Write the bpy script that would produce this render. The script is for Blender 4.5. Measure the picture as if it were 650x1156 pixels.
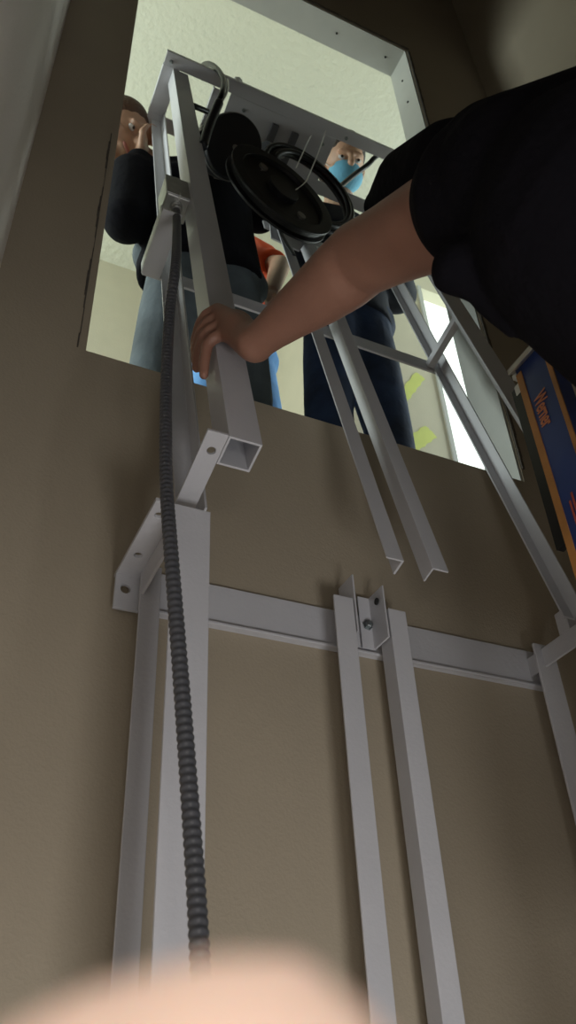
import bpy, math, random
from mathutils import Vector as V, Matrix
from mathutils.geometry import tessellate_polygon
random.seed(3)
for o in list(bpy.data.objects): bpy.data.objects.remove(o)
SC = bpy.context.scene
COL = SC.collection

# ------------------------------------------------------------------ camera
Z0 = 1.5                                   # lens height above the lower floor
FPX, CX, CY = 965.0, 325.0, 578.0
RX = V((0.90460004, 0.22830928, 0.35996338))     # world axes seen from the camera (right, down, forward)
RY = V((-0.42416109, 0.56585088, 0.70703618))
RZ = V((-0.04226267, -0.79226741, 0.60870864))
CAM = V((0, 0, Z0))
def ray(px, py):
    c = V(((px - CX) / FPX, (py - CY) / FPX, 1.0))
    return V((RX.dot(c), RY.dot(c), RZ.dot(c)))
def at(px, py, Y):
    d = ray(px, py); return CAM + d * (Y / d.y)
def atd(px, py, d):
    return CAM + ray(px, py) * d
cam_data = bpy.data.cameras.new('camera')
cam = bpy.data.objects.new('camera', cam_data); COL.objects.link(cam)
cam.matrix_world = Matrix(((RX.x, -RX.y, -RX.z, 0), (RY.x, -RY.y, -RY.z, 0), (RZ.x, -RZ.y, -RZ.z, Z0), (0, 0, 0, 1)))
cam_data.sensor_fit = 'VERTICAL'
cam_data.lens = 4.4
cam_data.sensor_height = 4.4 * 1156 / FPX
cam_data.clip_start = 0.005; cam_data.clip_end = 60
cam_data.dof.use_dof = True
cam_data.dof.focus_distance = 1.35
cam_data.dof.aperture_fstop = 1.75
SC.camera = cam
SC.view_settings.view_transform = 'Standard'
SC.view_settings.look = 'None'
SC.view_settings.gamma = 1.0
SC.view_settings.use_curve_mapping = False
SC.view_settings.exposure = 0.0

# ------------------------------------------------------------------ light
world = bpy.data.worlds.new('world'); SC.world = world; world.use_nodes = True
world.node_tree.nodes['Background'].inputs[0].default_value = (0.75, 0.85, 1, 1)
world.node_tree.nodes['Background'].inputs[1].default_value = 0.25
def area(name, loc, target, size, power, color, size_y=None):
    l = bpy.data.lights.new(name, 'AREA'); l.energy = power; l.color = color
    l.shape = 'RECTANGLE'; l.size = size; l.size_y = size_y or size
    o = bpy.data.objects.new(name, l); COL.objects.link(o); o.location = loc
    o.rotation_euler = (V(target) - V(loc)).to_track_quat('-Z', 'Y').to_euler()
    return o
area('lower_room_light', (0.42, -0.50, 0.55), (0.35, 1.0, 0.6), 0.5, 18, (0.98, 0.97, 0.96), 0.6)
area('added_finger_fill', (0.0, -0.32, 1.70), (0.10, 0.3, 1.2), 0.18, 1.5, (1.0, 0.95, 0.88))  # added fill behind the lens to brighten the fingertip, no known lamp
area('upper_room_window_light', (3.3, 1.60, 4.3), (0.6, 2.0, 3.6), 1.2, 40, (0.84, 0.96, 0.93), 1.2)
area('upper_room_left_light', (-1.3, 1.9, 4.0), (0.8, 2.3, 3.6), 0.9, 44, (0.85, 0.96, 0.92), 1.4)

# ------------------------------------------------------------------ materials
def mat(name, color, rough=0.6, metal=0.0, noise=0.0, nscale=8, bump=0.0, bscale=120, spec=0.5, emit=None, sss=0.0):
    m = bpy.data.materials.new(name); m.use_nodes = True
    nt = m.node_tree; b = nt.nodes['Principled BSDF']
    b.inputs['Base Color'].default_value = (*color, 1); b.inputs['Roughness'].default_value = rough
    b.inputs['Metallic'].default_value = metal; b.inputs['Specular IOR Level'].default_value = spec
    tc = nt.nodes.new('ShaderNodeTexCoord')
    if noise:
        n = nt.nodes.new('ShaderNodeTexNoise'); n.inputs['Scale'].default_value = nscale; n.inputs['Detail'].default_value = 5
        r = nt.nodes.new('ShaderNodeValToRGB')
        r.color_ramp.elements[0].position = 0.3; r.color_ramp.elements[1].position = 0.7
        r.color_ramp.elements[0].color = (*[c * (1 - noise) for c in color], 1)
        r.color_ramp.elements[1].color = (*[min(1, c * (1 + noise)) for c in color], 1)
        nt.links.new(tc.outputs['Object'], n.inputs['Vector']); nt.links.new(n.outputs['Fac'], r.inputs['Fac'])
        nt.links.new(r.outputs['Color'], b.inputs['Base Color'])
    if bump:
        n = nt.nodes.new('ShaderNodeTexNoise'); n.inputs['Scale'].default_value = bscale; n.inputs['Detail'].default_value = 3
        u = nt.nodes.new('ShaderNodeBump'); u.inputs['Strength'].default_value = bump; u.inputs['Distance'].default_value = 0.01
        nt.links.new(tc.outputs['Object'], n.inputs['Vector']); nt.links.new(n.outputs['Fac'], u.inputs['Height'])
        nt.links.new(u.outputs['Normal'], b.inputs['Normal'])
    if emit:
        b.inputs['Emission Color'].default_value = (*emit[0], 1); b.inputs['Emission Strength'].default_value = emit[1]
    if sss:
        b.inputs['Subsurface Weight'].default_value = sss; b.inputs['Subsurface Scale'].default_value = 0.004
        b.inputs['Subsurface Radius'].default_value = (1, 0.4, 0.2)
    return m
M = dict(
    shaft=mat('shaft_beige_paint', (0.37, 0.315, 0.235), 0.8, noise=0.04, nscale=3, bump=0.12, bscale=220),
    white=mat('white_wall_paint', (0.84, 0.79, 0.73), 0.75, bump=0.15, bscale=140),
    cream=mat('cream_wall_paint', (0.60, 0.565, 0.43), 0.8, noise=0.03, bump=0.1, bscale=150),
    ceil=mat('textured_ceiling', (0.74, 0.755, 0.63), 0.9, bump=0.55, bscale=38),
    lining=mat('jamb_paint', (0.50, 0.51, 0.48), 0.6, noise=0.03, nscale=14),
    floor=mat('concrete_floor', (0.32, 0.31, 0.30), 0.8, noise=0.15),
    wood=mat('upper_wood_floor', (0.26, 0.22, 0.17), 0.5, noise=0.15),
    steel=mat('white_painted_steel', (0.55, 0.55, 0.58), 0.4, noise=0.03, nscale=9, bump=0.06, bscale=160),
    dkhole=mat('dark_hole', (0.02, 0.02, 0.02), 0.9),
    galv=mat('galvanised_metal', (0.42, 0.42, 0.40), 0.35, metal=0.8, noise=0.2, nscale=30),
    bolt=mat('zinc_bolt', (0.30, 0.33, 0.33), 0.3, metal=0.9),
    black=mat('black_enamel', (0.012, 0.013, 0.016), 0.35, noise=0.2, nscale=20, spec=0.4),
    rubber=mat('black_rubber', (0.006, 0.006, 0.007), 0.4, spec=0.35),
    conduit=mat('grey_flexible_conduit', (0.075, 0.077, 0.086), 0.34, spec=0.5),
    bronze=mat('bronze_housing', (0.12, 0.10, 0.085), 0.4, metal=0.5, noise=0.3, nscale=30),
    tie=mat('white_nylon', (0.62, 0.62, 0.58), 0.4),
    skin=mat('skin', (0.32, 0.16, 0.11), 0.5, noise=0.10, nscale=14, bump=0.08, bscale=300, sss=0.15),
    skin_light=mat('light_skin', (0.50, 0.30, 0.20), 0.5, noise=0.07, nscale=12, sss=0.15),
    finger=mat('finger_skin', (0.82, 0.60, 0.50), 0.5, noise=0.04, nscale=60, sss=0.2),
    nail=mat('fingernail', (0.75, 0.52, 0.46), 0.25),
    tee=mat('black_cotton', (0.006, 0.0055, 0.008), 0.95, bump=0.3, bscale=60, spec=0.1),
    tee2=mat('black_knit', (0.007, 0.007, 0.010), 0.9, bump=0.3, bscale=40, spec=0.1),
    jeans=mat('grey_jeans', (0.085, 0.105, 0.12), 0.9, noise=0.35, nscale=9, bump=0.6, bscale=16),
    navy=mat('navy_jeans', (0.018, 0.035, 0.085), 0.9, noise=0.5, nscale=10, bump=0.7, bscale=16),
    sky=mat('light_blue_denim', (0.16, 0.38, 0.75), 0.9, noise=0.15, nscale=12, bump=0.5, bscale=22),
    orange=mat('orange_vest', (0.75, 0.09, 0.015), 0.8, noise=0.1, bump=0.3, bscale=20),
    hair=mat('dark_hair', (0.03, 0.018, 0.012), 0.6, bump=0.6, bscale=90),
    mask=mat('blue_mask', (0.16, 0.46, 0.66), 0.8, bump=0.3, bscale=50),
    eye=mat('eye_white', (0.6, 0.58, 0.55), 0.2), iris=mat('dark_iris', (0.02, 0.012, 0.01), 0.2),
    lips=mat('lips', (0.36, 0.13, 0.10), 0.5),
    blue=mat('blue_fibreglass', (0.010, 0.035, 0.17), 0.35, noise=0.15, nscale=12),
    orangepaint=mat('orange_edge', (0.42, 0.19, 0.05), 0.5, noise=0.2, nscale=20),
    orangetext=mat('orange_lettering', (0.55, 0.20, 0.09), 0.5),
    redtext=mat('red_lettering', (0.42, 0.08, 0.05), 0.5),
    alu=mat('aluminium', (0.60, 0.58, 0.52), 0.3, metal=0.9),
    tape=mat('yellow_green_tape', (0.66, 0.72, 0.20), 0.7, noise=0.08),
    glow=mat('daylight_pane', (0.9, 0.95, 0.9), 0.5, emit=((0.90, 1.0, 0.93), 1.05)),
    shoe=mat('dark_shoe', (0.03, 0.025, 0.02), 0.6),
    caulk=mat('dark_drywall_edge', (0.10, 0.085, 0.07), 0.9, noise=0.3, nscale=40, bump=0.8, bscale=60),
    yellow=mat('yellow_strap', (0.6, 0.5, 0.1), 0.6),
)

# ------------------------------------------------------------------ mesh helpers
BASE = {}
def vv(p): return V(p)
class Frame:
    def __init__(s, o=(0, 0, 0), x=(1, 0, 0), y=(0, 1, 0), z=(0, 0, 1)):
        s.o, s.x, s.y, s.z = V(o), V(x).normalized(), V(y).normalized(), V(z).normalized()
    def __call__(s, a, b, c): return s.o + s.x * a + s.y * b + s.z * c
W = Frame((0, 0, Z0))                                         # wall frame, measured from the lens height
TT = V((0, 0.2318, 0.9728)); SS = V((0, 0.9728, -0.2318))
TW = Frame((0, 0, Z0), (1, 0, 0), SS, TT)                     # frame of the tilted steel tower
ID = Frame()
class MB:
    def __init__(s): s.v = []; s.f = []
    def add(s, vs, fs):
        n = len(s.v); s.v += [V(p) for p in vs]; s.f += [[i + n for i in f] for f in fs]; return s
    def box(s, x0, x1, y0, y1, z0, z1, F=ID):
        vs = [F(x, y, z) for x in (x0, x1) for y in (y0, y1) for z in (z0, z1)]
        return s.add(vs, [(0, 1, 3, 2), (4, 6, 7, 5), (0, 4, 5, 1), (2, 3, 7, 6), (0, 2, 6, 4), (1, 5, 7, 3)])
    def prism(s, prof, F, c0, c1, holes=()):
        """extrude a closed profile of (a, b) along the frame's z"""
        polys = [prof] + list(holes)
        flat = [p for poly in polys for p in poly]
        tris = tessellate_polygon([[V((p[0], p[1], 0)) for p in poly] for poly in polys])
        n = len(flat)
        vs = [F(a, b, c0) for a, b in flat] + [F(a, b, c1) for a, b in flat]
        fs = [tuple(t) for t in tris] + [tuple(i + n for i in reversed(t)) for t in tris]
        k = 0
        for poly in polys:
            m = len(poly)
            for i in range(m):
                j = (i + 1) % m; fs.append((k + i, k + j, k + j + n, k + i + n))
            k += m
        return s.add(vs, fs)
    def tube(s, pts, rad, n=16, cap=True, flat=1.0, fdir=None, round_cap=False):
        pts = [V(p) for p in pts]
        if not isinstance(rad, (list, tuple)): rad = [rad] * len(pts)
        rad = list(rad)
        if round_cap:
            a = (pts[0] - pts[1]).normalized(); b = (pts[-1] - pts[-2]).normalized()
            pre, prr, post, por = [], [], [], []
            for q in (0.985, 0.86, 0.6, 0.3):
                pre.append(pts[0] + a * rad[0] * q); prr.append(rad[0] * math.sqrt(1 - q * q))
            for q in (0.3, 0.6, 0.86, 0.985):
                post.append(pts[-1] + b * rad[-1] * q); por.append(rad[-1] * math.sqrt(1 - q * q))
            pts = pre + pts + post; rad = prr + rad + por
        rings = []; u = None
        for i, p in enumerate(pts):
            t = (pts[min(i + 1, len(pts) - 1)] - pts[max(i - 1, 0)]).normalized()
            if fdir is not None:
                u = V(fdir) - t * V(fdir).dot(t)
                u = u.normalized()
            elif u is None:
                u = t.orthogonal().normalized()
            else:
                u = (u - t * u.dot(t)).normalized()
            w = t.cross(u)
            rings.append([p + (u * math.cos(2 * math.pi * k / n) * flat + w * math.sin(2 * math.pi * k / n)) * rad[i] for k in range(n)])
        vs = [q for r in rings for q in r]; fs = []
        for i in range(len(rings) - 1):
            for k in range(n):
                k2 = (k + 1) % n; fs.append((i * n + k, i * n + k2, (i + 1) * n + k2, (i + 1) * n + k))
        if cap: fs.append(tuple(reversed(range(n)))); fs.append(tuple((len(rings) - 1) * n + k for k in range(n)))
        return s.add(vs, fs)
    def cyl(s, p0, p1, r, n=24): return s.tube([p0, p1], r, n)
    def lathe(s, c, axis, prof, n=36):
        axis = V(axis).normalized(); u = axis.orthogonal().normalized(); w = axis.cross(u); c = V(c)
        vs = [c + axis * h + (u * math.cos(2 * math.pi * k / n) + w * math.sin(2 * math.pi * k / n)) * r for r, h in prof for k in range(n)]
        m = len(prof); fs = []
        for i in range(m - 1):
            for k in range(n):
                k2 = (k + 1) % n; fs.append((i * n + k, i * n + k2, (i + 1) * n + k2, (i + 1) * n + k))
        fs.append(tuple(reversed(range(n)))); fs.append(tuple((m - 1) * n + k for k in range(n)))
        return s.add(vs, fs)
    def ring(s, c, axis, prof, n=48):
        """closed profile of (radius, height) swept round an axis"""
        axis = V(axis).normalized(); u = axis.orthogonal().normalized(); w = axis.cross(u); c = V(c)
        vs = [c + axis * h + (u * math.cos(2 * math.pi * k / n) + w * math.sin(2 * math.pi * k / n)) * r for r, h in prof for k in range(n)]
        m = len(prof); fs = []
        for i in range(m):
            j = (i + 1) % m
            for k in range(n):
                k2 = (k + 1) % n; fs.append((i * n + k, i * n + k2, j * n + k2, j * n + k))
        return s.add(vs, fs)
    def ell(s, c, r, F=ID, n=20, m=12):
        c = V(c); vs = []; fs = []
        for i in range(m + 1):
            th = math.pi * i / m
            for k in range(n):
                ph = 2 * math.pi * k / n
                vs.append(c + F.x * r[0] * math.sin(th) * math.cos(ph) + F.y * r[1] * math.sin(th) * math.sin(ph) + F.z * r[2] * math.cos(th))
        for i in range(m):
            for k in range(n):
                k2 = (k + 1) % n
                fs.append((i * n + k, i * n + k2, (i + 1) * n + k2, (i + 1) * n + k))
        return s.add(vs, fs)
    def build(s, name, m, parent=None, smooth=False, bevel=0.0, remesh=0.0, post=0):
        base = BASE.get(parent.name, V((0, 0, 0))) if parent else V((0, 0, 0))
        if parent is None:
            c = [sum(p[i] for p in s.v) / len(s.v) for i in range(2)]
            base = V((c[0], c[1], min(p.z for p in s.v)))
        me = bpy.data.meshes.new(name)
        me.from_pydata([p - base for p in s.v], [], s.f)
        import bmesh
        bm = bmesh.new(); bm.from_mesh(me); bmesh.ops.remove_doubles(bm, verts=bm.verts, dist=1e-6)
        bmesh.ops.recalc_face_normals(bm, faces=bm.faces); bm.to_mesh(me); bm.free()
        me.materials.append(m)
        if smooth:
            for p in me.polygons: p.use_smooth = True
        o = bpy.data.objects.new(name, me); COL.objects.link(o)
        if parent: o.parent = parent; BASE[o.name] = base
        else: o.location = base; BASE[o.name] = base
        if remesh:
            r = o.modifiers.new('remesh', 'REMESH'); r.mode = 'VOXEL'; r.voxel_size = remesh; r.use_smooth_shade = True
            k = o.modifiers.new('smooth', 'SMOOTH'); k.factor = 0.6; k.iterations = post or 4
        if bevel:
            b = o.modifiers.new('bevel', 'BEVEL'); b.width = bevel; b.segments = 2; b.limit_method = 'ANGLE'; b.angle_limit = math.radians(40)
        return o
def tag(o, label=None, cat=None, group=None, kind=None):
    for k, v in (('label', label), ('category', cat), ('group', group), ('kind', kind)):
        if v: o[k] = v
    return o
def thing(name, loc, label, cat, group=None):
    o = bpy.data.objects.new(name, None); COL.objects.link(o); o.location = V(loc); o.empty_display_size = 0.05
    BASE[o.name] = V(loc); return tag(o, label, cat, group)
def struct(name, mb, m, bevel=0): return tag(mb.build(name, m, None, bevel=bevel), kind='structure')
def circ(a, b, r, n=16): return [(a + r * math.cos(2 * math.pi * k / n), b + r * math.sin(2 * math.pi * k / n)) for k in range(n)]
def Lp(x0, x1, y0, y1, t, cx, cy):
    """L profile filling x0..x1, y0..y1 with its corner at (cx, cy) = 0 or 1"""
    X = (x0, x1) if cx == 0 else (x1, x0); Y = (y0, y1) if cy == 0 else (y1, y0)
    sx = 1 if cx == 0 else -1; sy = 1 if cy == 0 else -1
    p = [(X[0], Y[0]), (X[1], Y[0]), (X[1], Y[0] + sy * t), (X[0] + sx * t, Y[0] + sy * t), (X[0] + sx * t, Y[1]), (X[0], Y[1])]
    return p

# ------------------------------------------------------------------ setting
D = 1.06; TH = 0.103; SILL = 1.163; HEAD = 3.19; JL = 0.156; JR = 1.120; UC = 3.62; XR = 1.46
w = MB()
w.box(-0.04, JL, D, D + TH, -1.5, 5.2, W); w.box(JR, XR + .1, D, D + TH, -1.5, 5.2, W)
w.box(JL, JR, D, D + TH, -1.5, SILL, W); w.box(JL, JR, D, D + TH, HEAD, 5.2, W)
struct('wall_back', w, M['shaft'])
LF = Frame((-0.015, D, Z0), (-0.10, -1.0, 0), (-1.0, 0.10, 0), (0, 0, 1))
struct('wall_left', MB().box(0, 3.4, 0, 0.1, -1.5, 5.2, LF), M['white'])
struct('wall_right', MB().box(XR, XR + .1, -2.6, D, -1.5, 5.2, W), M['shaft'])
struct('wall_front', MB().box(-2.2, XR + .1, -2.7, -2.6, -1.5, 5.2, W), M['white'])
struct('floor', MB().box(-2.2, XR + .1, -2.7, D, -1.6, -1.5, W), M['floor'])
struct('added_shade_slab', MB().box(-2.2, XR, -2.6, -0.35, 1.05, 1.2, W), M['white'])  # unseen ceiling slab behind the lens, added to keep the upper shaft dark
struct('ceiling_shaft', MB().box(-2.2, XR + .1, -2.7, D + TH, 5.2, 5.3, W), M['white'])
# jamb lining of the opening: top and right side, painted pale grey
struct('trim_1', MB().box(JL, JR - .004, D + .003, D + TH, HEAD - .006, HEAD - .0005, W), M['lining'])
struct('trim_2', MB().box(JR - .006, JR - .0005, D + .003, D + TH, SILL, HEAD - .006, W), M['lining'])
# rough dark drywall edge beside the opening
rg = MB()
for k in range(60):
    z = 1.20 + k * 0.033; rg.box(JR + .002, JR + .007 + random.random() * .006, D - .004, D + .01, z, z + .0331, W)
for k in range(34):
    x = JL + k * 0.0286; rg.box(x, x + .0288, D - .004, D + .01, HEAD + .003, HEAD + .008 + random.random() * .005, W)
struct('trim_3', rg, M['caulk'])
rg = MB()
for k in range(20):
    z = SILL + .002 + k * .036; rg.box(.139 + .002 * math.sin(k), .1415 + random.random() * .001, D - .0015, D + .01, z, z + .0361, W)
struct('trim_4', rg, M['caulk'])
for k, (px, py) in enumerate([(360, 39), (438, 66)]):
    pass
# nail heads on the lining
nl = MB()
for x in (0.52, 0.86, 1.06): nl.cyl(W(x, D + .05, HEAD - .008), W(x, D + .05, HEAD - .004), .004, 10)
for z in (3.05, 2.9, 1.75, 1.28): nl.cyl(W(JR - .009, D + .05, z), W(JR - .005, D + .05, z), .004, 10)
struct('trim_5', nl, M['dkhole'])
# upper landing
struct('floor_upper', MB().box(-2.0, 4.2, D + TH, 2.9, SILL - .2, SILL - .004, W), M['wood'])
struct('ceiling', MB().box(-2.0, 4.2, D + TH, 2.9, UC, UC + .1, W), M['ceil'])
struct('wall_far', MB().box(-2.0, 1.32, 2.69, 2.8, SILL, UC, W), M['cream'])
struct('wall_far_right', MB().box(1.32, 1.85, 2.10, 2.2, SILL, UC, W).box(1.85, 4.2, 2.10, 2.2, 3.45, UC, W).box(2.9, 4.2, 2.1, 2.2, SILL, 3.45, W).box(1.32, 1.42, 2.2, 2.69, SILL, UC, W), M['cream'])
struct('wall_upper_left', MB().box(-2.1, -2.0, D + TH, 2.9, SILL, UC, W), M['cream'])
struct('wall_upper_right', MB().box(4.2, 4.3, D + TH, 2.9, SILL, UC, W), M['cream'])
win = MB().box(1.85, 1.87, 2.09, 2.2, SILL, 3.45, W).box(2.88, 2.9, 2.09, 2.2, SILL, 3.45, W)
wn = struct('window_1', win, M['lining'])
g = MB().box(1.87, 2.88, 2.16, 2.17, SILL, 3.45, W).build('glass', M['glow'], None); g.name = 'window_2'; tag(g, kind='structure')
# tape strips
for (x0, y0, x1, y1, h, lab) in [(452, 452, 474, 424, .016, 'upper strip of yellow-green tape on the landing wall beside the bright window'),
                                 (458, 507, 486, 487, .022, 'lower torn strip of yellow-green tape on the landing wall near the sill')]:
    a, b = at(x0, y0, 2.099), at(x1, y1, 2.099); d = (b - a).normalized(); up = V((0, 0, 1)) - d * d.z; up.normalize()
    F = Frame(a, d, (0, 1, 0), d.cross(V((0, 1, 0))) * -1)
    L = (b - a).length; n = 12
    prof = [(L * k / n, -h * 1.6 + .003 * math.sin(k * 1.7)) for k in range(n + 1)] + [(L + .01 * random.random(), h * (-.8 + .4 * j)) for j in range(4)] + [(L * k / n, h * 1.6 + .003 * math.cos(k * 2.1)) for k in range(n, -1, -1)]
    G = Frame(a, d, F.z, (0, -1, 0))
    tag(MB().prism(prof, G, -.001, .001).build('masking_tape', M['tape']), lab, 'tape')

# ------------------------------------------------------------------ lower frame on the wall
lf = thing('wall_mounted_lift_frame', (0.6, 1.0, 0), 'white painted steel angle frame fixed to the beige shaft wall below the opening', 'lift frame')
ST = M['steel']; bv = .0012
MB().box(.30, 1.03, 1.052, 1.0595, .650, .724, W).box(.30, 1.03, 1.044, 1.052, .650, .655, W).build('back_beam', ST, lf, bevel=bv)
MB().prism(Lp(.2685, .3195, .856, .907, .005, 1, 0), W, -1.5, .703).build('corner_post', ST, lf, bevel=bv)
MB().prism(Lp(.2755, .3060, 1.02, 1.052, .004, 1, 0), W, -1.5, .712).build('corner_post', ST, lf, bevel=bv)
MB().prism(Lp(.985, 1.030, 1.012, 1.055, .005, 1, 0), W, -1.5, .716).build('corner_post', ST, lf, bevel=bv)
MB().prism(Lp(.985, 1.035, .856, .907, .005, 1, 0), W, -1.5, .703).build('corner_post', ST, lf, bevel=bv)
MB().prism(Lp(.5825, .6175, 1.0, 1.034, .004, 1, 0), W, -1.5, .718).build('guide_rail', ST, lf, bevel=bv)
MB().prism(Lp(.6820, .7150, 1.0, 1.034, .004, 0, 0), W, -1.5, .714).build('guide_rail', ST, lf, bevel=bv)
# side beam to the front right corner and its upright tab
FS = Frame((0, 0, Z0), (1, 0, 0), (0, 0, 1), (0, 1, 0))
MB().prism(Lp(1.0, 1.034, .672, .707, .005, 0, 1), FS, .86, 1.052).box(1.0, 1.034, .935, .962, .707, .748, W).build('side_beam', ST, lf, bevel=bv)
# left bracket: horizontal leg with two bolt holes, downturned leg, wall plate
FT = Frame((0, 0, Z0), (1, 0, 0), (0, 1, 0), (0, 0, 1))
lb = MB().prism([(.243, .856), (.2675, .856), (.2675, .863), (.280, .863), (.280, 1.052), (.243, 1.052)], FT, .700, .706, holes=[circ(.257, .885, .0065), circ(.259, .985, .0065)]).build('corner_bracket', ST, lf, bevel=.0008)
MB().prism([(.864, .668), (1.03, .660), (1.03, .700), (.864, .700)], Frame((0, 0, Z0), (0, 1, 0), (0, 0, 1), (1, 0, 0)), .2765, .281).build('bracket_web', ST, lf, bevel=.0008)
MB().prism([(.243, .643), (.281, .643), (.281, .703), (.243, .703)], FS, 1.040, 1.046, holes=[circ(.259, .677, .0075)]).build('wall_plate', ST, lf, bevel=.0008)
MB().box(.268, .279, 1.046, 1.0595, .652, .70, W).build('spacer', ST, lf)
# centre brackets between the two guide rails
for (xa, xb, c, hz) in ((.620, .650, 0, .765), (.654, .6785, 1, .757)):
    F = Frame((0, 0, Z0))
    g = MB().prism(Lp(xa, xb, 1.000, 1.048, .003, c, 1), F, .660, hz).build('centre_bracket', ST, lf, bevel=.001)
    xc = (xa + xb) / 2 + .001
    b = MB().lathe(W(xc, 1.045, .703), (0, -1, 0), [(.0095, 0), (.0095, .002), (.0065, .002), (.0065, .008), (.005, .009)], 6).build('bolt_head', M['bolt'], g)
    xs = xb - .0045 if c else xa + .0045
    MB().lathe(W(xs, 1.018, .735), (-1 if c else 1, 0, 0), [(.006, 0), (.006, .002), (.004, .003)], 16).build('bolt_hole', M['dkhole'], g)

# ------------------------------------------------------------------ tilted lift tower
tw = thing('tilted_lift_tower', (0.6, 1.0, 2.3), 'grey steel lift tower leaning through the wall opening with a hoist motor on top', 'lift tower')
TB = .921
# hollow square tube, open at the bottom
def sq(x0, x1, y0, y1): return [(x0, y0), (x1, y0), (x1, y1), (x0, y1)]
MB().prism(sq(.311, .359, .570, .618), TW, TB, 2.87, holes=[sq(.3145, .3555, .5735, .6145)]).build('square_post', ST, tw, bevel=.0008)
MB().prism(Lp(.295, .330, .700, .735, .004, 1, 1), TW, .930, 2.87).build('corner_post', ST, tw, bevel=bv)
MB().prism(Lp(.982, 1.008, .705, .735, .004, 1, 1), TW, .915, 2.33).build('corner_post', ST, tw, bevel=bv)
MB().prism(Lp(.907, .962, .560, .600, .005, 1, 0), TW, .921, 2.33).build('corner_post', ST, tw, bevel=bv)
MB().prism(Lp(.611, .641, .690, .720, .0035, 1, 0), TW, .905, 2.87).build('guide_rail', ST, tw, bevel=bv)
MB().prism(Lp(.692, .722, .690, .720, .0035, 0, 0), TW, .905, 2.87).build('guide_rail', ST, tw, bevel=bv)
MB().box(.255, 1.01, .7355, .741, 1.722, 1.775, TW).build('cross_rail', ST, tw, bevel=bv)
MB().box(.966, .984, .600, .735, 1.735, 1.755, TW).build('side_link', ST, tw, bevel=bv)
MB().box(.91, 1.01, .56, .735, 2.30, 2.335, TW).build('side_link', ST, tw, bevel=bv)
MB().box(.61, 1.01, .7355, .741, 2.29, 2.34, TW).build('cross_rail', ST, tw, bevel=bv)
MB().prism([(.281, .570), (.3105, .570), (.3105, .715), (.281, .715)], TW, .921, .926, holes=[circ(.297, .600, .0062)]).build('joining_plate', ST, tw, bevel=.0008)
MB().prism([(.252, .59), (.292, .59), (.292, .735), (.252, .735)], TW, 1.716, 1.721).box(.252, .256, .60, .735, 1.727, 1.765, TW).build('joining_plate', ST, tw, bevel=.0008)
# top frame of angles
tz = 2.87
for nm, x0, x1, s0, s1 in (('top_beam', .280, 1.11, .530, .569), ('top_beam', .280, 1.11, .712, .755), ('top_beam', .280, .332, .569, .712), ('top_beam', 1.06, 1.11, .569, .712), ('top_beam', .445, .48, .573, .712)):
    b = MB().box(x0, x1, s0, s1, tz, tz + .005, TW)
    if x1 - x0 > .2:
        e = (s0, s0 + .005) if s0 < .6 else (s1 - .005, s1); b.box(x0, x1, e[0], e[1], tz + .005, tz + .022, TW)
    else:
        e = (x0, x0 + .005) if x0 < .5 else (x1 - .005, x1); b.box(e[0], e[1], s0, s1, tz + .005, tz + .022, TW)
    b.build(nm, ST, tw, bevel=bv)
mp = MB().box(.50, .87, .5695, .712, tz - .001, tz + .004, TW).build('mounting_plate', ST, tw)
for x in (.655, .725): MB().box(x, x + .022, .60, .70, tz - .016, tz - .0012, TW).build('slot_shadow', mat('channel_shadow_grey', (.10, .10, .11), .6), mp)  # dark bars on the plate stand for the shadows of its channels
for x, s in ((.555, .60), (.60, .70), (.835, .60), (.84, .69), (.30, .555), (.90, .555)):
    MB().lathe(TW(x, s, tz), (0, -TT.y, -TT.z), [(.006, 0), (.006, .004), (.003, .005)], 6).build('plate_bolt', M['bolt'], tw)
# hoist motor: round black end cap facing down, bronze housing above it
def tdepth(px, py, s):          # point of the plane s seen at a pixel
    d = ray(px, py); k = s / d.dot(SS); return CAM + d * k
mc = tdepth(265, 166, .600); ax = -(TT * .78 + SS * .36 - V((.18, 0, 0))).normalized()
rm = .086
mo = MB().lathe(mc, -ax, [(rm * .96, 0), (rm, .006), (rm, .05), (rm * .93, .055)], 48).build('motor_end_cap', M['black'], tw, smooth=False, bevel=.002)
MB().lathe(mc, ax, [(.007, -.001), (.007, .003), (.003, .004)], 12).build('cap_bolt', M['galv'], mo)
MB().ring(mc, -ax, [(rm * 1.01, .012), (rm * 1.03, .012), (rm * 1.03, .02), (rm * 1.01, .02)]).build('rim_band', M['galv'], mo)
hs = MB().lathe(mc - ax * .055, -ax, [(rm * .93, 0), (rm * .95, .02), (rm * .80, .09), (rm * .55, .12), (rm * .2, .13)], 32).build('motor_housing', M['bronze'], tw, smooth=True)
for k in range(10):
    a = 2 * math.pi * k / 10; u = ax.orthogonal().normalized(); wv = ax.cross(u); q = u * math.cos(a) + wv * math.sin(a)
    MB().tube([mc - ax * .057 + q * rm * .95, mc - ax * .10 + q * rm * .9], .004, 8).build('housing_fin', M['bronze'], hs)
MB().tube([tdepth(300, 168, .62), tdepth(318, 172, .63)], [.022, .018], 20).build('gearbox_shaft', M['black'], tw)
MB().tube([tdepth(300, 180, .60), tdepth(322, 196, .61)], .009, 16).build('drive_axle', M['galv'], tw)
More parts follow.
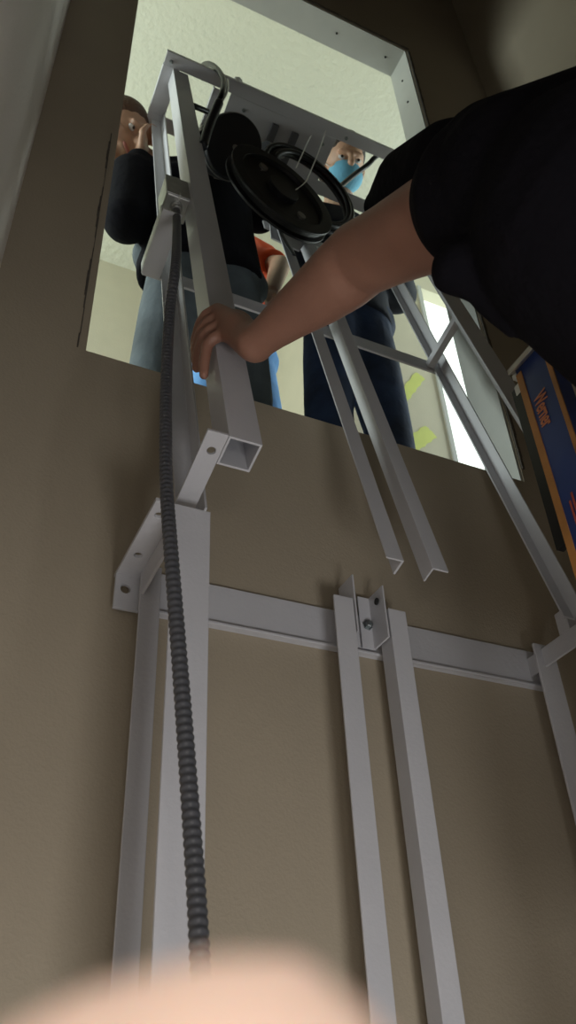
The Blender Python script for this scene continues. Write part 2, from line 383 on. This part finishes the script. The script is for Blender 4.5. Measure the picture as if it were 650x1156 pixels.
# small junction box on the left of the square tube
def q3(px, py, s): return tdepth(px, py, s)
bc = q3(203, 222, .585)
BF = Frame(bc, (1, 0, 0), SS, TT)
jb = MB().box(-.028, .0275, 0, .056, 0, .10, BF).build('junction_box', M['galv'], tw, bevel=.004)
MB().box(-.029, .0285, -.003, -.0002, -.002, .102, BF).build('box_cover', M['galv'], jb, bevel=.001)
MB().box(-.0015, .0015, -.0045, .02, -.003, .012, BF).build('cover_seam', M['tie'], jb)
MB().lathe(BF(-.002, .02, .10), TT, [(.020, 0), (.022, .010), (.016, .022), (.009, .030)], 20).build('top_bushing', M['galv'], jb)
MB().lathe(BF(0, .024, -.0002), -TT, [(.0135, 0), (.0135, .010), (.011, .011), (.011, .022)], 24).build('cable_connector', M['galv'], jb, bevel=.001)

# ------------------------------------------------------------------ pulleys, cable coil, hoses
def wheel_frame(px, py, s, long_deg, ratio):
    c = tdepth(px, py, s)
    return c
def img_dir(deg):       # world direction that runs at an angle in the picture plane (0 = right, 90 = down)
    a = math.radians(deg); c = V((math.cos(a), math.sin(a), 0)); return V((RX.dot(c), RY.dot(c), RZ.dot(c)))
FW = V((RX.z, RY.z, RZ.z))
def tilted_axis(px, py, deg, ratio):
    """axis of a disc whose long diameter runs at deg in the view and which is foreshortened by ratio"""
    v = ray(px, py).normalized(); sh = img_dir(deg + 90); sh = (sh - v * sh.dot(v)).normalized()
    return (v * ratio + sh * math.sqrt(1 - ratio * ratio)).normalized()
c1 = tdepth(316, 219, .585); a1 = tilted_axis(316, 219, 37, .35)
dist = (c1 - CAM).length; sc = dist / 1030
R1 = 69 * sc
pw = MB().ring(c1, a1, [(R1, -.016), (R1, -.010), (R1 * .93, -.006), (R1 * .93, .006), (R1, .010), (R1, .016), (R1 * .80, .016), (R1 * .78, .004), (R1 * .78, -.004), (R1 * .80, -.016)], 64)
pul = pw.build('rope_pulley', M['rubber'], tw, smooth=False, bevel=.001)
MB().lathe(c1 - a1 * .02, a1, [(R1 * .28, 0), (R1 * .28, .04)], 32).build('pulley_hub', M['black'], pul, bevel=.002)
MB().lathe(c1 - a1 * .006, a1, [(R1 * .8, 0), (R1 * .8, .012)], 48).build('pulley_web', M['black'], pul)
u1 = img_dir(37); u1 = (u1 - a1 * u1.dot(a1)).normalized(); w1 = a1.cross(u1)
for a in (200, 20):
    q = u1 * math.cos(math.radians(a)) + w1 * math.sin(math.radians(a))
    MB().lathe(c1 + q * R1 * .55 - a1 * .012, a1, [(.012, 0), (.012, .024)], 20).build('web_boss', M['galv'], pul)
# coil of black cable hanging behind the pulley
c2 = tdepth(350, 213, .645); a2 = tilted_axis(350, 213, 39, .42); sc2 = (c2 - CAM).length / 1030
u2 = img_dir(40); u2 = (u2 - a2 * u2.dot(a2)).normalized(); w2 = a2.cross(u2)
cp = []; N = 420
for k in range(N):
    a = 2 * math.pi * 6 * k / N
    r = (57 + 4.2 * math.sin(a / 6 * 2.3) + 3.0 * math.sin(k * .05 + 1)) * sc2
    h = .008 * math.sin(a / 6 * 1.0 + .5) + .007 * math.cos(a / 6 * 3.1)
    cp.append(c2 + (u2 * math.cos(a) + w2 * math.sin(a)) * r + a2 * h)
tag(MB().tube(cp, .0085, 10).build('cable_coil', M['rubber'], None, smooth=True), 'coil of thick black cable tied up behind the black pulley wheel', 'cable')
def curve_pts(ctrl, n=10):
    out = []; P = [ctrl[0]] + list(ctrl) + [ctrl[-1]]
    for i in range(1, len(P) - 2):
        for k in range(n):
            t = k / n; p0, p1, p2, p3 = P[i - 1], P[i], P[i + 1], P[i + 2]
            out.append(0.5 * ((2 * p1) + (p2 - p0) * t + (2 * p0 - 5 * p1 + 4 * p2 - p3) * t * t + (3 * p1 - p0 - 3 * p2 + p3) * t ** 3))
    out.append(P[-1]); return out
h1 = curve_pts([tdepth(228, 152, .60), tdepth(237, 133, .58), tdepth(249, 110, .52), tdepth(252, 92, .512), tdepth(245, 78, .522), tdepth(235, 72, .55), tdepth(228, 76, .59), tdepth(230, 90, .62)])
tag(MB().tube(h1, .0085, 14).build('hose_loop', M['rubber'], None, smooth=True), 'black hose looping over the tower top above the round motor', 'hose')
h1b = curve_pts([tdepth(229, 158, .59), tdepth(243, 128, .535), tdepth(256, 104, .515), tdepth(257, 90, .515)])
tag(MB().tube(h1b, .0035, 10).build('shiny_conduit', M['galv'], None, smooth=True), 'thin shiny metal conduit beside the looping black hose', 'conduit')
h2 = curve_pts([tdepth(380, 214, .66), tdepth(400, 197, .63), tdepth(415, 186, .60), tdepth(424, 177, .575), tdepth(436, 171, .56), tdepth(449, 173, .55), tdepth(460, 182, .56)])
tag(MB().tube(h2, .0085, 14).build('hose_loop', M['rubber'], None, smooth=True), 'black hose rising past the masked face to the tower corner', 'hose')
h3 = curve_pts([tdepth(204, 113, .60), tdepth(215, 118, .58), tdepth(234, 126, .59)])
tag(MB().tube(h3, .008, 14).build('black_shaft_fitting', M['rubber'], None, smooth=True), 'short black cable fitting between the square tube and motor', 'fitting')
h4 = curve_pts([tdepth(229, 165, .575), tdepth(236, 142, .55), tdepth(247, 116, .515)])
tag(MB().tube(h4, .0125, 14).build('cable_sleeve', M['black'], None, smooth=True), 'thick black cable sleeve running up beside the round motor cap', 'cable')
for lab, pts in (('long white zip tie standing up over the beam edge', [(334, 214), (345, 205), (352, 190), (362, 165), (370, 140)]), ('short white zip tie lying against the mounting plate', [(334, 190), (342, 172), (351, 153)])):
    z = curve_pts([tdepth(px, py, .555 if 'long' in lab else .57) for px, py in pts])
    tag(MB().tube(z, .0022, 8, flat=.5).build('zip_tie', M['tie'], None), lab, 'zip tie')
bx = tdepth(268, 93, .548)
tag(MB().ell(bx, (.018, .016, .022), Frame(), 8, 5).build('crumpled_wrap', M['tie'], None), 'small crumpled pale wrap poking up behind the top beam', 'wrap')
# pale limit-switch plate and strap under the pulley
pl = [tdepth(px, py, .70) for px, py in ((304, 244), (352, 262), (338, 283), (306, 268))]
cpl = MB().add(pl + [p + SS * .004 for p in pl], [(0, 1, 2, 3), (7, 6, 5, 4), (0, 4, 5, 1), (1, 5, 6, 2), (2, 6, 7, 3), (3, 7, 4, 0)]).build('side_plate', ST, tw)
st = curve_pts([tdepth(px, py, .685) for px, py in ((316, 248), (317, 262), (323, 274), (332, 288))])
tag(MB().tube(st, .006, 10, flat=.4, fdir=SS).build('strap', M['black'], None), 'black strap hanging below the pulley', 'strap')
# ribbed flexible conduit coming down toward the camera
ctl = [BF(0, .024, -.026)] + [atd(px, py, d) for px, py, d in ((199, 290, 1.42), (192, 350, 1.32), (188, 420, 1.21), (187, 490, 1.10), (188, 550, 1.02), (192, 610, .95), (199, 700, .88), (206, 790, .82), (214, 900, .75), (221, 1000, .69), (226, 1090, .64), (229, 1160, .61), (230, 1260, .57), (228, 1380, .53), (222, 1520, .50))]
cs = curve_pts(ctl, 60)
L = 0; fp = [cs[0]]; fr = []; 
acc = 0.0; step = .0014; last = cs[0]; dense = [cs[0]]
for p in cs[1:]:
    while (p - last).length >= step:
        last = last + (p - last).normalized() * step; dense.append(last)
rad = [.0079 + .0006 * math.sin(2 * math.pi * i * step / .0085) for i in range(len(dense))]
cd = MB().tube(dense, rad, 14).build('flexible_conduit', M['conduit'], None, smooth=True)
tag(cd, 'dark grey ribbed flexible conduit hanging from the metal junction box', 'conduit')

# ------------------------------------------------------------------ ladder
ld = thing('step_ladder', (.9, .55, 0), 'blue fibreglass step ladder with orange edges under the black-shirted person', 'ladder')
def rail(x, face):
    m = MB().box(x, x + .004, .56, .622, -1.5, .905, W).box(x, x + .028, .618, .622, -1.5, .905, W).box(x, x + .028, .56, .564, -1.5, .905, W)
    return m.build('side_rail', M['blue'], ld, bevel=.001)
ra = rail(.70, 1)
MB().box(.6985, .7005, .612, .6235, -1.5, .895, W).build('orange_edge', M['orangepaint'], ra)
MB().box(.6985, .7005, .5585, .566, -1.5, .895, W).build('orange_edge', M['orangepaint'], ra)
rb = MB().box(1.12, 1.124, .56, .622, -1.5, .905, W).box(1.096, 1.124, .618, .622, -1.5, .905, W).box(1.096, 1.124, .56, .564, -1.5, .905, W).build('side_rail', M['blue'], ld, bevel=.001)
MB().box(.69, 1.134, .552, .63, .905, .909, W).box(.69, .694, .552, .63, .899, .905, W).build('top_cap', M['alu'], ld, bevel=.001)
MB().box(.6975, .712, .548, .556, .870, .880, W).build('rivet_tab', M['alu'], ld)
for z in (-1.2, -.9, -.6, -.3, 0.0, .3, .6):
    MB().box(.704, 1.12, .50, .622, z, z + .006, W).box(.704, 1.12, .50, .505, z - .02, z, W).build('step', M['alu'], ld, bevel=.001)
MB().box(.701, .712, .624, .642, .60, .88, W).build('black_strip', M['rubber'], ld)  # narrow black strip behind the rail's far edge
MB().box(.70, .712, .624, .634, .865, .882, W).box(.70, .71, .624, .632, .895, .903, W).build('hinge_tab', M['tie'], ld)
def text(s, loc, xd, yd, size, m, parent, thick=.0004):
    c = bpy.data.curves.new('lettering', 'FONT'); c.body = s; c.size = size; c.extrude = thick; c.materials.append(m); c.offset = .0006
    tmp = bpy.data.objects.new('lettering_curve', c); COL.objects.link(tmp); bpy.context.view_layer.update()
    me = bpy.data.meshes.new_from_object(tmp.evaluated_get(bpy.context.evaluated_depsgraph_get()))
    bpy.data.objects.remove(tmp)
    for v_ in me.vertices: v_.co.x *= .52
    if not me.materials: me.materials.append(m)
    o = bpy.data.objects.new('lettering', me); COL.objects.link(o); o.parent = parent
    X = V(xd).normalized(); Yv = V(yd).normalized(); Zv = X.cross(Yv); b = V(loc) - BASE[parent.name]
    o.matrix_local = Matrix(((X.x, Yv.x, Zv.x, b.x), (X.y, Yv.y, Zv.y, b.y), (X.z, Yv.z, Zv.z, b.z), (0, 0, 0, 1)))
    return o
text('Werner', W(.6990, .605, .832), (0, 0, -1), (0, -1, 0), .034, M['orangetext'], ra)
rt = MB()
for k in range(5): rt.box(.6988, .6996, .572 + .006 * k, .575 + .006 * k, .60 + .012 * (k % 2), .655 - .009 * (k % 3), W)
rt.build('warning_text', M['redtext'], ra)

# ------------------------------------------------------------------ people
def finger(mb, p, dirs, lens, r0, r1):
    pts = [V(p)]; 
    for d, l in zip(dirs, lens): pts.append(pts[-1] + V(d).normalized() * l)
    n = len(pts); mb.tube(pts, [r0 + (r1 - r0) * i / (n - 1) for i in range(n)], 12, round_cap=True)
    return pts
def head_frame(c, fwd, up):
    f = V(fwd).normalized(); u = (V(up) - f * V(up).dot(f)).normalized(); r = f.cross(u)
    return Frame(c, r, f, u)
def add_head(mb, H):
    mb.ell(H(0, -.012, .030), (.076, .094, .095), H)
    mb.ell(H(0, .020, -.045), (.060, .070, .072), H)
    mb.ell(H(0, .058, -.098), (.026, .025, .020), H)
    mb.ell(H(0, .080, .022), (.052, .018, .014), H)
    mb.tube([H(0, .088, .018), H(0, .112, -.022)], [.009, .015], 10, round_cap=True)
    mb.ell(H(0, .086, -.062), (.026, .014, .014), H)
    for s in (-1, 1):
        mb.ell(H(s * .078, -.008, -.005), (.010, .020, .032), H)
        mb.ell(H(s * .040, .062, -.035), (.022, .02, .02), H)
def add_face(H, body):
    for s in (-1, 1):
        MB().ell(H(s * .031, .083, .000), (.013, .010, .007), H).build('eye', M['eye'], body, smooth=True)
        MB().ell(H(s * .031, .0915, .000), (.0055, .003, .0055), H).build('iris', M['iris'], body, smooth=True)
    MB().ell(H(0, .097, -.060), (.024, .007, .0065), H).build('mouth', M['lips'], body, smooth=True)
def add_hair(H, body, m, low=.0):
    mb = MB().ell(H(0, -.022, .044), (.083, .098, .096), H).ell(H(0, -.05, -.01 - low), (.078, .062, .085), H)
    mb.build('hair', m, body, remesh=.006)
def foot(mb, a, fd):
    mb.tube([a, a + V(fd) * .10 + V((0, 0, -.05))], [.042, .036], 14, round_cap=True)

# --- the person whose arm reaches in from the right
pa = thing('person', (.72, .3, .3), 'person in black t-shirt reaching across to grip the square steel tube', 'person')
PS = TW
bod = MB()
tcx = .335; gt = None
# where the hand closes on the square tube
def tube_at(px, py): 
    d = ray(px, py); k = .570 / d.dot(SS); p = CAM + d * k; return (p - V((0, 0, Z0))).dot(TT)
hT = tube_at(262, 388)
def H_(x, s, t): return TW(x, s, hT + t)
wrist = atd(288, 388, 1.215)
kn = [H_(.312 + .002 * i, .548, .052 - .0235 * i) for i in range(4)]      # knuckles along the near left edge, index on top
palm_back = MB()
for i in range(4):
    bod.tube([wrist + (kn[i] - wrist) * .0, wrist + (kn[i] - wrist) * .5 + SS * -.004, kn[i]], [.024, .0185, .0125], 14, round_cap=True)
bod.tube([wrist, H_(.335, .548, .012)], [.028, .026], 16, round_cap=True)
bod.ell(H_(.345, .549, .035), (.028, .019, .026), TW)
for i in range(4):
    k0 = kn[i]; r = (.0105, .0108, .0102, .0092)[i]
    l1 = (.040, .042, .040, .034)[i]
    if i < 3:
        p1 = H_(.296, .575, .050 - .0235 * i); p2 = H_(.297, .606, .046 - .0235 * i); p3 = H_(.303, .627, .044 - .0235 * i)
    else:
        p1 = H_(.297, .570, -.030); p2 = H_(.297, .588, -.055); p3 = H_(.299, .598, -.074)
    bod.tube([k0, k0 + (p1 - k0) * .55 + V((-.004, 0, 0)), p1, p2, p3], [r * 1.15, r * 1.12, r * 1.05, r, r * .85], 12, round_cap=True)
# thumb leaves the palm's upper side and closes round the right of the tube
bod.tube([wrist + (H_(.36, .556, .045) - wrist) * .35, H_(.360, .553, .050), H_(.372, .580, .060), H_(.370, .606, .062)], [.018, .014, .0115, .0095], 12, round_cap=True)
elbow = atd(408, 292, 1.09); sh = atd(585, 205, .86)
fa = lambda t: wrist + (elbow - wrist) * t
dn = img_dir(60)
bod.tube([wrist, fa(.15), fa(.35), fa(.6) + dn * .002, fa(.82) + dn * .002, elbow + dn * .0, elbow + (sh - elbow) * .22, elbow + (sh - elbow) * .5, sh],
         [.0250, .0275, .0335, .0415, .047, .0485, .049, .054, .062], 24, round_cap=True)
neck = V((.68, .13, Z0 + .92)); lsh = V((.86, .02, Z0 + .82)); pel = V((.90, .20, Z0 + .25))
ch = atd(690, 250, .80); 
bod.tube([pel, pel + (ch - pel) * .35, pel + (ch - pel) * .7, ch], [.125, .115, .125, .11], 28, round_cap=True)
bod.tube([sh, (sh + lsh) * .5 + V((0, 0, .02)), lsh], [.06, .085, .06], 20, round_cap=True)
bod.tube([ch, neck, neck + V((-.01, .03, .09))], [.08, .055, .052], 18, round_cap=True)
HA = head_frame(neck + V((-.02, .05, .19)), (-.45, .85, .25), (0, -.2, 1))
add_head(bod, HA)
hipl, hipr = pel + V((-.08, .02, -.03)), pel + V((.09, .0, -.03))
f1, f2 = V((.82, .56, .77)), V((1.0, .56, .77))
f1 = V((.82, .53, 1.30 - .02)); f2 = V((1.01, .53, 1.30 - .02))
# ladder step at z = 0.9 m carries the feet
f1 = V((.82, .50, .995)); f2 = V((1.01, .50, .995))
for hp, ft, s in ((hipl, f1, -1), (hipr, f2, 1)):
    kne = (hp + ft) * .5 + V((0, .0, .0)); bod.tube([hp, kne, ft], [.085, .06, .045], 18, round_cap=True)
    bod.tube([ft + V((0, -.04, -.04)), ft + V((0, .06, -.055))], [.034, .030], 12, round_cap=True)
# relaxed left arm, off to the right
le = lsh + V((.10, .02, -.26)); lw = le + V((-.02, .15, -.16))
bod.tube([lsh, le, lw], [.055, .045, .028], 18, round_cap=True)
for i in range(4): finger(bod, lw + V((-.02 + .014 * i, .02, -.01)), [(0, 1, -.5), (0, .8, -.9), (0, .2, -1)], [.07, .03, .02], .014, .008)
finger(bod, lw, [(-1, .6, -.3), (-.6, 1, -.6)], [.04, .035], .015, .009)
body = bod.build('body', M['skin'], pa, remesh=.0035, post=6)
add_face(HA, body); add_hair(HA, body, M['hair'])
# black t-shirt
tee = MB()
slv = elbow + (sh - elbow) * .40
sl_c = atd(470, 258, 1.0)
tee.tube([atd(516, 238, .960), atd(526, 232, .945), atd(540, 225, .915), sh + V((.01, .0, -.01))], [.062, .070, .084, .088], 28)
tee.tube([atd(428, 232, 1.14), atd(462, 212, 1.09), atd(512, 195, .99)], [.022, .050, .060], 20, round_cap=True)
tee.ell(atd(562, 190, .89), (.07, .07, .07))
tee.ell(sh, (.086, .086, .086))
tee.tube([pel + V((0, 0, .02)), pel + (ch - pel) * .35, pel + (ch - pel) * .7, ch], [.15, .137, .145, .132], 32, round_cap=True)
tee.tube([sh, (sh + lsh) * .5 + V((0, 0, .02)), lsh], [.085, .10, .085], 20, round_cap=True)
tee.tube([lsh, lsh + (le - lsh) * .55], [.085, .07], 20)
tee.tube([ch, neck + V((0, -.005, -.02))], [.11, .066], 20)
# loose hem folds hanging under the arm
for (a, b, r) in (((556, 335), (576, 374), .022), ((520, 305), (548, 335), .030), ((610, 350), (622, 395), .035)):
    tee.tube([atd(*a, .84), atd(*b, .83)], [r, r * .35], 12, round_cap=True)
tee.build('tshirt', M['tee'], pa, remesh=.005, post=5)
tr = MB()
for hp, ft in ((hipl, f1), (hipr, f2)):
    tr.tube([hp, (hp + ft) * .5, ft + V((0, 0, .05))], [.10, .075, .065], 20, round_cap=True)
tr.tube([hipl, hipr], .11, 20, round_cap=True); tr.build('trousers', M['navy'], pa, remesh=.008)
sb = MB()
for ft in (f1, f2): MB().tube([ft + V((0, -.05, -.045)), ft + V((0, .09, -.058))], [.045, .036], 16, round_cap=True).build('shoe', M['shoe'], pa, remesh=.006)

def stand(name_label, hx, hy, waist, lx, rx, shl, shr, headc, fwd, arms, m_shirt, m_leg, m_skin, m_hair, hipw=.155, legr=1.0, torso_r=1.0, up=(0, 0, 1)):
    """standing figure on the landing floor; z values measured from the landing floor"""
    FZ = Z0 + SILL - .004
    P = lambda x, y, z: V((x, y, FZ + z))
    t = thing('person', P(hx, hy, 0), name_label, 'person')
    b = MB(); sh_ = MB(); lg = MB(); so = MB()
    waistp = P(*waist)
    for x, y in (lx, rx):
        hip = V((x * .5 + waist[0] * .5, waist[1], FZ + .90))
        kn_ = V((x, (y + waist[1]) / 2 + .0, FZ + .48)); an = V((x, y, FZ + .09))
        b.tube([hip, kn_, an], [.075 * legr, .052, .038], 16, round_cap=True)
        b.tube([an + V((0, .03, -.045)), an + V((0, -.12, -.055))], [.036, .03], 12, round_cap=True)
        lg.tube([hip + V((0, 0, .03)), hip + (kn_ - hip) * .5, kn_, kn_ + (an - kn_) * .5, an + V((0, 0, -.005))], [.095 * legr, .088 * legr, .072 * legr, .066, .062], 20, round_cap=True)
        MB().tube([an + V((0, .04, -.045)), an + V((0, -.14, -.052))], [.043, .037], 14, round_cap=True).build('shoe', M['shoe'], t, remesh=.007)
    lg.ell(V((waist[0], waist[1], FZ + .93)), (hipw + .012, .105, .10))
    lg.tube([V((waist[0], waist[1], FZ + .90)), waistp + V((0, 0, -.05))], hipw - .002, 22, round_cap=False, flat=.68, fdir=(0, 1, 0))
    b.ell(V((waist[0], waist[1], FZ + .93)), (hipw - .01, .09, .10))
    A, B = P(*shl), P(*shr); mid = (A + B) * .5; hc = P(*headc)
    Hd = head_frame(hc, fwd, up)
    b.tube([waistp, waistp + (mid - waistp) * .6, mid], [.115 * torso_r, .12 * torso_r, .10], 20, round_cap=True, flat=.75, fdir=(0, 1, 0))
    b.tube([A, mid, B], [.05, .08, .05], 16, round_cap=True)
    b.tube([mid, Hd(0, -.03, -.06)], [.06, .05], 14, round_cap=True)
    add_head(b, Hd)
    sh_.tube([waistp + V((0, 0, -.09)), waistp + (mid - waistp) * .35, waistp + (mid - waistp) * .75, mid], [.165 * torso_r, .160 * torso_r, .175 * torso_r, .13], 26, round_cap=False, flat=.75, fdir=(0, 1, 0))
    sh_.tube([A, mid, B], [.068, .09, .068], 18, round_cap=True)
    for (S, E, Wr, hand_dir, grip, slv_) in arms:
        S, E, Wr = P(*S), P(*E), P(*Wr); hd = V(hand_dir).normalized()
        b.tube([S, E], [.042, .036], 16, round_cap=True); b.tube([E, Wr], [.037, .025], 16, round_cap=True)
        pc = Wr + hd * .05; b.tube([Wr, pc, Wr + hd * .085], [.026, .034, .032], 14, round_cap=True, flat=.6, fdir=grip)
        side = hd.cross(V(grip)).normalized()
        for i in range(4):
            o_ = side * (-.030 + .020 * i)
            finger(b, Wr + hd * .085 + o_, [hd, hd * .4 + V(grip), V(grip) - hd * .5], [.035 + .004 * (i in (1, 2)), .026, .02], .0098, .0075)
        finger(b, Wr + hd * .03 + side * -.03, [hd * .6 - side, hd + V(grip) * .5], [.035, .032], .0125, .0095)
        if slv_ == 'long': sh_.tube([S, E], [.080, .068], 18, round_cap=True); sh_.tube([E, Wr + (E - Wr) * .1], [.068, .044], 18, round_cap=True)
        elif slv_ == 'short': sh_.tube([S, S + (E - S) * .65], [.066, .060], 18)
    body = b.build('body', m_skin, t, remesh=.006, post=4)
    add_face(Hd, body); add_hair(Hd, body, m_hair)
    sh_.build('shirt', m_shirt, t, remesh=.009, post=4)
    lg.build('trousers', m_leg, t, remesh=.009, post=3)
    return t, Hd, body
def zz(px, py, Y): p = at(px, py, Y); return (p.x, p.y, p.z - (Z0 + SILL - .004))
# left person: black long sleeves, grey jeans, holding the tower's top corner
w1_ = zz(158, 178, 1.41)
s1l = zz(150, 205, 1.43); s1r = zz(262, 215, 1.47)
stand('person in black long sleeves and grey jeans holding the top corner of the tower', .48, 1.5, (.513, 1.48, .97),
      (.405, 1.49), (.655, 1.53), s1l, s1r, zz(130, 150, 1.44), (.62, -.45, -.55),
      [(s1l, zz(143, 248, 1.40), w1_, V((-.02, -.05, 1)), V((.9, -.2, 0)), 'long'),
       (s1r, zz(292, 240, 1.45), zz(306, 222, 1.42), (0, 0, 1), (0, -1, 0), 'long')],
      M['tee2'], M['jeans'], M['skin_light'], mat('brown_hair', (.10, .05, .03), .6, bump=.5, bscale=80), hipw=.20, legr=1.05, torso_r=1.16)
# middle person: orange vest, light blue trousers, mostly hidden
s2l = zz(225, 235, 1.82); s2r = zz(292, 255, 1.84)
stand('person in orange top and light blue trousers half hidden behind the one in black', .72, 1.74, (.71, 1.74, 1.12),
      (.62, 1.73), (.825, 1.73), (.58, 1.74, 1.47), (.83, 1.73, 1.47), (.70, 1.70, 1.68), (0, -1, -.2),
      [((.83, 1.73, 1.44), zz(316, 300, 1.62), zz(306, 330, 1.54), (0, -.3, -1), (0, -1, 0), 'short')],
      M['orange'], M['sky'], M['skin_light'], M['hair'], hipw=.155, legr=.9, torso_r=.85)
# right person: navy jeans, blue face mask
hm = zz(387, 188, 1.42)
t3, H3, b3 = stand('person wearing a light blue face mask and navy jeans on the landing', .98, 1.42, (.985, 1.46, .98),
      (.885, 1.46), (1.075, 1.46), (.85, 1.46, 1.38), (1.14, 1.46, 1.38), hm, (-.12, -.72, -.62),
      [((.85, 1.46, 1.36), (.86, 1.44, 1.12), (.92, 1.34, 1.08), (1, -.2, 0), (0, 1, 0), 'long'), ((1.14, 1.46, 1.36), (1.18, 1.44, 1.12), (1.12, 1.34, 1.08), (-1, -.1, 0), (0, 1, 0), 'long')],
      mat('dark_navy_shirt', (.012, .016, .03), .9), M['navy'], M['skin_light'], M['hair'], hipw=.155, legr=.95, torso_r=.9)
mk = MB().ell(H3(0, .048, -.055), (.066, .070, .058), H3)
mko = mk.build('face_mask', M['mask'], t3, smooth=True)
for s in (-1, 1): MB().tube([H3(s * .062, .05, -.03), H3(s * .082, .0, .0)], .0015, 6).build('mask_loop', M['tie'], mko)

# --- the photographer's own fingertip over the lens
fg = thing('person', atd(-60, 1300, .05), 'blurred pale fingertip of the photographer in front of the lens', 'person')
fb = MB()
q0 = atd(262, 1335, .036); q1 = atd(150, 1380, .0368); q2 = atd(-300, 1640, .040); q3_ = atd(-900, 1800, .05)
fb.tube([q0, (q0 + q1) * .5, q1, q2, q3_], [.0088, .0092, .0095, .0098, .0105], 24, round_cap=True)
pc = q3_ + (q3_ - q2) * .9
nx = (q3_ - q2).normalized(); sd = img_dir(90)
fb.tube([q3_, pc, pc + nx * .05], [.012, .022, .026], 20, round_cap=True)
for i in range(1, 4): finger(fb, pc + sd * (.018 * i), [-nx + sd * .2, sd - nx * .2, sd + nx], [.04, .024, .02], .009, .0075)
finger(fb, pc + nx * .03 + FW * -.02, [-nx - FW, -nx], [.035, .03], .012, .0095)
hand = fb.build('hand', M['finger'], fg, remesh=.0014, post=4)
MB().ell(q0 + FW * .0072, (.006, .0055, .0015), Frame((0, 0, 0), nx, sd, FW)).build('fingernail', M['nail'], hand, smooth=True)
